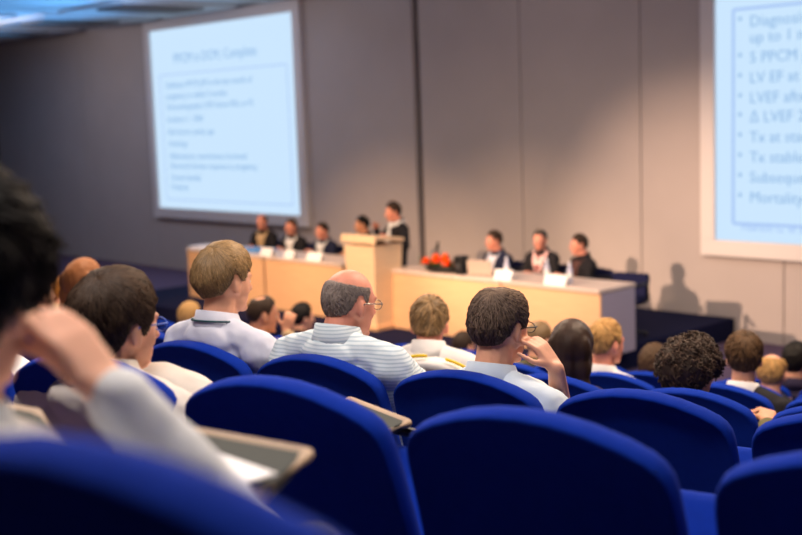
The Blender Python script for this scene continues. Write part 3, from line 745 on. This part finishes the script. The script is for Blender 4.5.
def bottle(px, py, label, Y=10.25):
    root, p = put('water_bottle', px, py, Y, label, 'water bottle', None, 'water bottles on the stage desk')
    bm = bmesh.new(); prof = [(.028, 0), (.032, .01), (.032, .13), (.028, .15), (.013, .19), (.013, .205)]
    rings(bm, [[V((math.cos(a)*q, math.sin(a)*q, z)) for a in [2*math.pi*i/16 for i in range(16)]] for q, z in prof]); obj('bottle_body', bm, M_GLASS, root)
    bm = bmesh.new(); capsule(bm, (0, 0, .205), (0, 0, .222), .015, .015, 12); obj('cap', bm, mat('white_cap', (220, 224, 240), .4), root)
    bm = bmesh.new(); tube(bm, [(0, 0, .05), (0, 0, .11)], .033, 16); obj('paper_label', bm, M_WHITE, root)
bottle(507, 277, 'water bottle beside the white card, before the arm-stretching panellist'); bottle(570, 287, 'water bottle in front of the rightmost panellist'); bottle(547, 281, 'water bottle before the panellist in a pink shirt', 10.35)
# laptop, small speaker, microphone
root, p = put('laptop', 480, 282, 10.12, 'open grey laptop seen from behind on the right-hand desk', 'laptop'); root.rotation_euler = (0, 0, R(25))
bm = bmesh.new(); box(bm, (0, .14, .012), (.30, .22, .02), .006); obj('base', bm, M_GREYCL, root, False)
bm = bmesh.new(); box(bm, (0, -.0, .10), (.30, .014, .18), .006, Mx.Rotation(R(14), 3, 'X')); obj('lid', bm, mat('warm_grey_lid', (190, 172, 160), .45), root, False)
root, p = put('desk_loudspeaker', 462, 281, 10.12, 'small black loudspeaker box between flowers and laptop', 'loudspeaker')
bm = bmesh.new(); box(bm, (0, 0, .11), (.14, .14, .22), .015); obj('cabinet', bm, M_BLACK, root, False)
bm = bmesh.new(); tube(bm, [(0, -.068, .09), (0, -.076, .09)], .05, 20); obj('driver', bm, mat('driver_grey', (40, 40, 44), .6), root)
root, p = put('gooseneck_microphone', 436, 270, 10.3, 'thin black gooseneck microphone standing left of the flowers', 'microphone')
bm = bmesh.new(); box(bm, (0, 0, .02), (.1, .12, .04), .012); obj('base', bm, M_BLACK, root)
bm = bmesh.new(); tube(bm, [(0, 0, .03), (0, .0, .12), (0, .01, .2), (0, .03, .26)], .006, 8); obj('neck', bm, M_BLACK, root)
bm = bmesh.new(); capsule(bm, (0, .03, .26), (0, .05, .32), .022, .018, 12); obj('head', bm, M_BLACK, root)
root, p = put('desk_telephone', 391, 267, 10.35, 'small dark device on the desk at the speaker\'s side', 'telephone'); 
bm = bmesh.new(); box(bm, (0, 0, .03), (.18, .18, .06), .012); obj('base', bm, M_BLACK, root); bm = bmesh.new(); capsule(bm, (-.07, 0, .085), (.07, 0, .085), .022, .022, 12); obj('handset', bm, M_BLACK, root)
# flowers
root, p = put('flower_arrangement', 441, 280, 10.12, 'low arrangement of orange flowers with green leaves on the desk edge', 'flowers')
bm = bmesh.new(); rings(bm, [[V((math.cos(a)*q*2.6, math.sin(a)*q, z)) for a in [2*math.pi*i/24 for i in range(24)]] for q, z in ((.07, 0), (.09, .03), (.10, .07))]); obj('bowl', bm, M_BLACK, root)
bm = bmesh.new(); rnd = random.Random(2)
for i in range(70):
    a = rnd.uniform(0, 6.28); q = rnd.uniform(.1, 1); c = V((math.cos(a)*.26*q, math.sin(a)*.09*q, .06)); d = V((math.cos(a)*.16+rnd.uniform(-.05, .05), math.sin(a)*.12, rnd.uniform(.02, .12)))
    s = d.cross(V((0, 0, 1))).normalized()*.018; bm.faces.new([bm.verts.new(x) for x in (c, c+d*.5+s, c+d, c+d*.5-s)])
obj('leaves', bm, M_LEAF, root, False)
for fx2, fy2, fz2, fr in ((-.22, -.03, .10, .075), (-.03, -.05, .13, .08), (.09, -.02, .13, .085), (.17, -.05, .10, .075), (-.1, .03, .15, .07), (.04, .05, .16, .07)):
    bm = bmesh.new(); c = V((fx2, fy2, fz2)); 
    for ly in range(4):
        n = 7 + ly*2
        for i in range(n):
            a = 2*math.pi*i/n + ly*.4; el = R(80 - ly*26); d = V((math.cos(a)*math.cos(el), math.sin(a)*math.cos(el), math.sin(el))); s = V((-math.sin(a), math.cos(a), 0))
            t = c + d*fr; mdl = c + d*fr*.6
            vs = [bm.verts.new(x) for x in (c, mdl + s*fr*.24, t + s*fr*.12, t - s*fr*.12, mdl - s*fr*.24)]; bm.faces.new(vs)
    obj('bloom', bm, M_ORANGE, root, False)

# ------------------------------------------------------------------ stage chairs and panel
def stage_chair_parts(root):
    bm = bmesh.new(); box(bm, (0, 0, .46), (.48, .46, .09), .03); obj('seat', bm, M_STAGECH, root)
    bm = bmesh.new(); box(bm, (0, -.24, .60), (.44, .06, .26), .03, Mx.Rotation(R(6), 3, 'X')); obj('backrest', bm, M_STAGECH, root)
    for sx in (-1, 1):
        for sy in (-1, 1):
            bm = bmesh.new(); tube(bm, [(sx*.2, sy*.19, .42), (sx*.22, sy*.22, .0)], .014, 8); obj('leg', bm, M_STEEL, root)
        bm = bmesh.new(); tube(bm, [(sx*.26, -.2, .46), (sx*.26, -.2, .66), (sx*.26, .14, .66), (sx*.26, .16, .46)], .016, 8); obj('arm', bm, M_BLACK, root)
sch = empty('stage_chair', (0, 0, 0), None, 'chair'); stage_chair_parts(sch); SFIRST = [1]
def stage_chair(p, yaw, label):
    o = sch if SFIRST[0] else copy_tree(sch); SFIRST[0] = 0
    o.location = p; o.rotation_euler = (0, 0, R(yaw)); tag(o, label, 'chair', 'navy chairs behind the stage desk'); return o
def panellist(px, py, Y, yaw, label, hyaw=None, **kw):
    H = at_y(px, py, Y); fwd = basis(yaw) @ V((0, 1, 0)); ft = V((H.x, H.y, ST)) - fwd*.08
    stage_chair(ft - fwd*.0, yaw, 'navy chair of the ' + label.split(',')[0])
    kw.setdefault('pelvis_h', .48)
    return person(label, ft, yaw, H, hyaw, kw.pop('hp', 4), **kw)
M_PINK = mat('pink_shirt', (232, 190, 190), .8, .2); M_TIE = mat('dark_red_tie', (120, 40, 44), .6, .3)
SH1 = dict(t=.010, top=.006, bumps=.002)
kw = dict(voxel=.011)
panellist(262, 222, 11.25, 196, 'panellist in black jacket, leftmost on the stage', 200, skin=M_SKINR, hair=dict(t=.006, bald=40, top=0, seed=31), hair_mat=HB, top_mat=M_SUIT, shirt_front=S_BEIGE, **kw)
panellist(291, 227, 11.25, 192, 'panellist in dark jacket over white shirt, second from left', 190, skin=M_SKINR, hair=SH1, hair_mat=HBROWN, top_mat=M_SUIT, shirt_front=M_WHITE, **kw)
panellist(322, 231, 11.25, 186, 'panellist in dark blue jacket, third from left', 170, skin=M_SKINR, hair=SH1, hair_mat=HB, top_mat=M_NAVYSUIT, shirt_front=S_GREY, **kw)
panellist(362, 225, 11.45, 170, 'panellist half hidden behind the lectern, dark hair', 140, skin=M_SKIND, hair=dict(t=.016, top=.008), hair_mat=HBLACK, top_mat=M_SUIT, **kw)
p6h = at_y(465, 264, 10.95)
panellist(494, 241, 11.25, 175, 'panellist in dark jacket stretching one arm along the desk', 150, skin=M_SKINR, hair=dict(t=.016, top=.008), hair_mat=HB, top_mat=M_NAVYSUIT, shirt_front=S_LAV, RH=p6h, Rp=V((0, .3, -1)), **kw)
panellist(540, 240, 11.25, 188, 'panellist in dark suit with pink shirt and tie', 196, skin=M_SKINR, hair=SH1, hair_mat=HGREY, top_mat=M_SUIT, shirt_front=M_PINK, tie=M_TIE, **kw)
panellist(579, 245, 11.25, 160, 'panellist in black, rightmost, facing left in profile', 140, skin=M_SKINR, hair=dict(t=.016, top=.006), hair_mat=HB, top_mat=M_SUIT, shirt_front=mat('brown_shirt', (78, 50, 46), .8), **kw)
Hs = at_y(393, 212, 10.75)
person('speaker standing at the lectern in dark jacket with pale scarf', (Hs.x+.05, Hs.y+.05, ST), 165, Hs, 150, 8, skin=M_SKINR, hair=dict(t=.018, top=.01, low=6), hair_mat=HB, top_mat=M_SUIT, stand=True, scarf=M_WHITE,
       RH=at_y(376, 228, 10.45), LH=at_y(390, 238, 10.4), voxel=.011)
# high-backed chair left empty at the end of the desk
Yc = 11.2; pc = at_y(634, 285, Yc+.25)
root = empty('office_chair', (pc.x, Yc, ST), 'empty navy chair standing beyond the right end of the desk', 'chair', rz=R(188))
hb = at_y(634, 273, Yc+.25).z - ST
bm = bmesh.new(); box(bm, (0, 0, .42), (.42, .48, .1), .03); obj('seat', bm, M_STAGECH, root)
bm = bmesh.new(); rings(bm, [[V((sx*w, y-.24, z)) for sx, y in ((-1, -.035), (1, -.035), (1, .035), (-1, .035))] for z, w in ((.38, .19), (.5, .20), (hb-.08, .225), (hb-.02, .225), (hb, .20))]); obj('backrest', bm, M_STAGECH, root, False)
bm = bmesh.new(); tube(bm, [(0, 0, .05), (0, 0, .38)], .03, 12); obj('gas_post', bm, M_STEEL, root)
for i in range(5):
    a = 2*math.pi*i/5; bm = bmesh.new(); tube(bm, [(0, 0, .08), (math.cos(a)*.28, math.sin(a)*.28, .04)], [.022, .014], 8); ell(bm, (math.cos(a)*.28, math.sin(a)*.28, .028), (.028, .028, .028), seg=10); obj('foot', bm, M_BLACK, root)
for sx in (-1, 1):
    bm = bmesh.new(); tube(bm, [(sx*.25, -.18, .42), (sx*.25, -.16, .62), (sx*.25, .14, .62)], .02, 8); obj('arm', bm, M_BLACK, root)

# ------------------------------------------------------------------ light
def aim(o, tgt): d = V(tgt) - o.location; o.rotation_euler = d.to_track_quat('-Z', 'Y').to_euler()
def spot(name, loc, tgt, power, col, ang, blend=.6, rad=.1):
    l = bpy.data.lights.new(name, 'SPOT'); l.energy = power; l.color = lin(col); l.spot_size = R(ang); l.spot_blend = blend; l.shadow_soft_size = rad
    o = bpy.data.objects.new(name, l); C.objects.link(o); o.location = loc; aim(o, tgt); return o
def area(name, loc, tgt, power, col, sx, sy):
    l = bpy.data.lights.new(name, 'AREA'); l.energy = power; l.color = lin(col); l.shape = 'RECTANGLE'; l.size = sx; l.size_y = sy
    o = bpy.data.objects.new(name, l); C.objects.link(o); o.location = loc; aim(o, tgt); return o
WARM = (255, 206, 160)
for x, p in ((-13.8, 2500), (-11.0, 2400)):
    spot('stage_spotlight', (x+1.0, 3.6, 4.75), (x, 10.8, .7), p, WARM, 34, 1, .06)
spot('follow_spotlight', (-10.2, .4, 4.8), (-8.4, 12.2, 1.1), 6500, (255, 212, 178), 24, 1, .03)
for x in (-22, -16, -10.5, -5):
    area('front_wall_fill', (x, 9.6, 4.8), (x, 13, 1.6), 34 if x < -12 else 22, (250, 232, 226), 2.5, .3)  # added unseen fill lamps that brighten the front wall
for x in (-10, -5.5, -1.5):
    for n, pw in ((5.2, 150), (8.2, 150)):
        area('ceiling_downlight', en(x, n, 4.85), en(x, n-.6, 0), pw, (255, 226, 196), 1.2, .6)
for e in (-3.4, -1.9, -.5):
    area('ceiling_downlight', en(e, 1.7, 4.85), en(e, 1.7, 0), 36, (255, 242, 232), .9, .5)
for x in (-25, -21, -17):
    area('blue_ceiling_fill', (x, 10.2, 4.1), (x+.3, 9.8, 4.95), 48, (96, 180, 255), 3.4, 1.2)  # added unseen lamps that tint the ceiling blue
w = bpy.data.worlds.new('world'); SC.world = w; w.use_nodes = True
w.node_tree.nodes['Background'].inputs[0].default_value = (.5, .5, .55, 1); w.node_tree.nodes['Background'].inputs[1].default_value = .004
SC.view_settings.view_transform = 'Standard'; SC.view_settings.look = 'None'; SC.view_settings.gamma = 1; SC.view_settings.exposure = .12
SC.view_settings.use_curve_mapping = False
SC.cycles.use_denoising = True
try: SC.cycles.denoiser = 'OPENIMAGEDENOISE'
except Exception: pass
SC.cycles.max_bounces = 6

bpy.data.scenes.remove(TS)
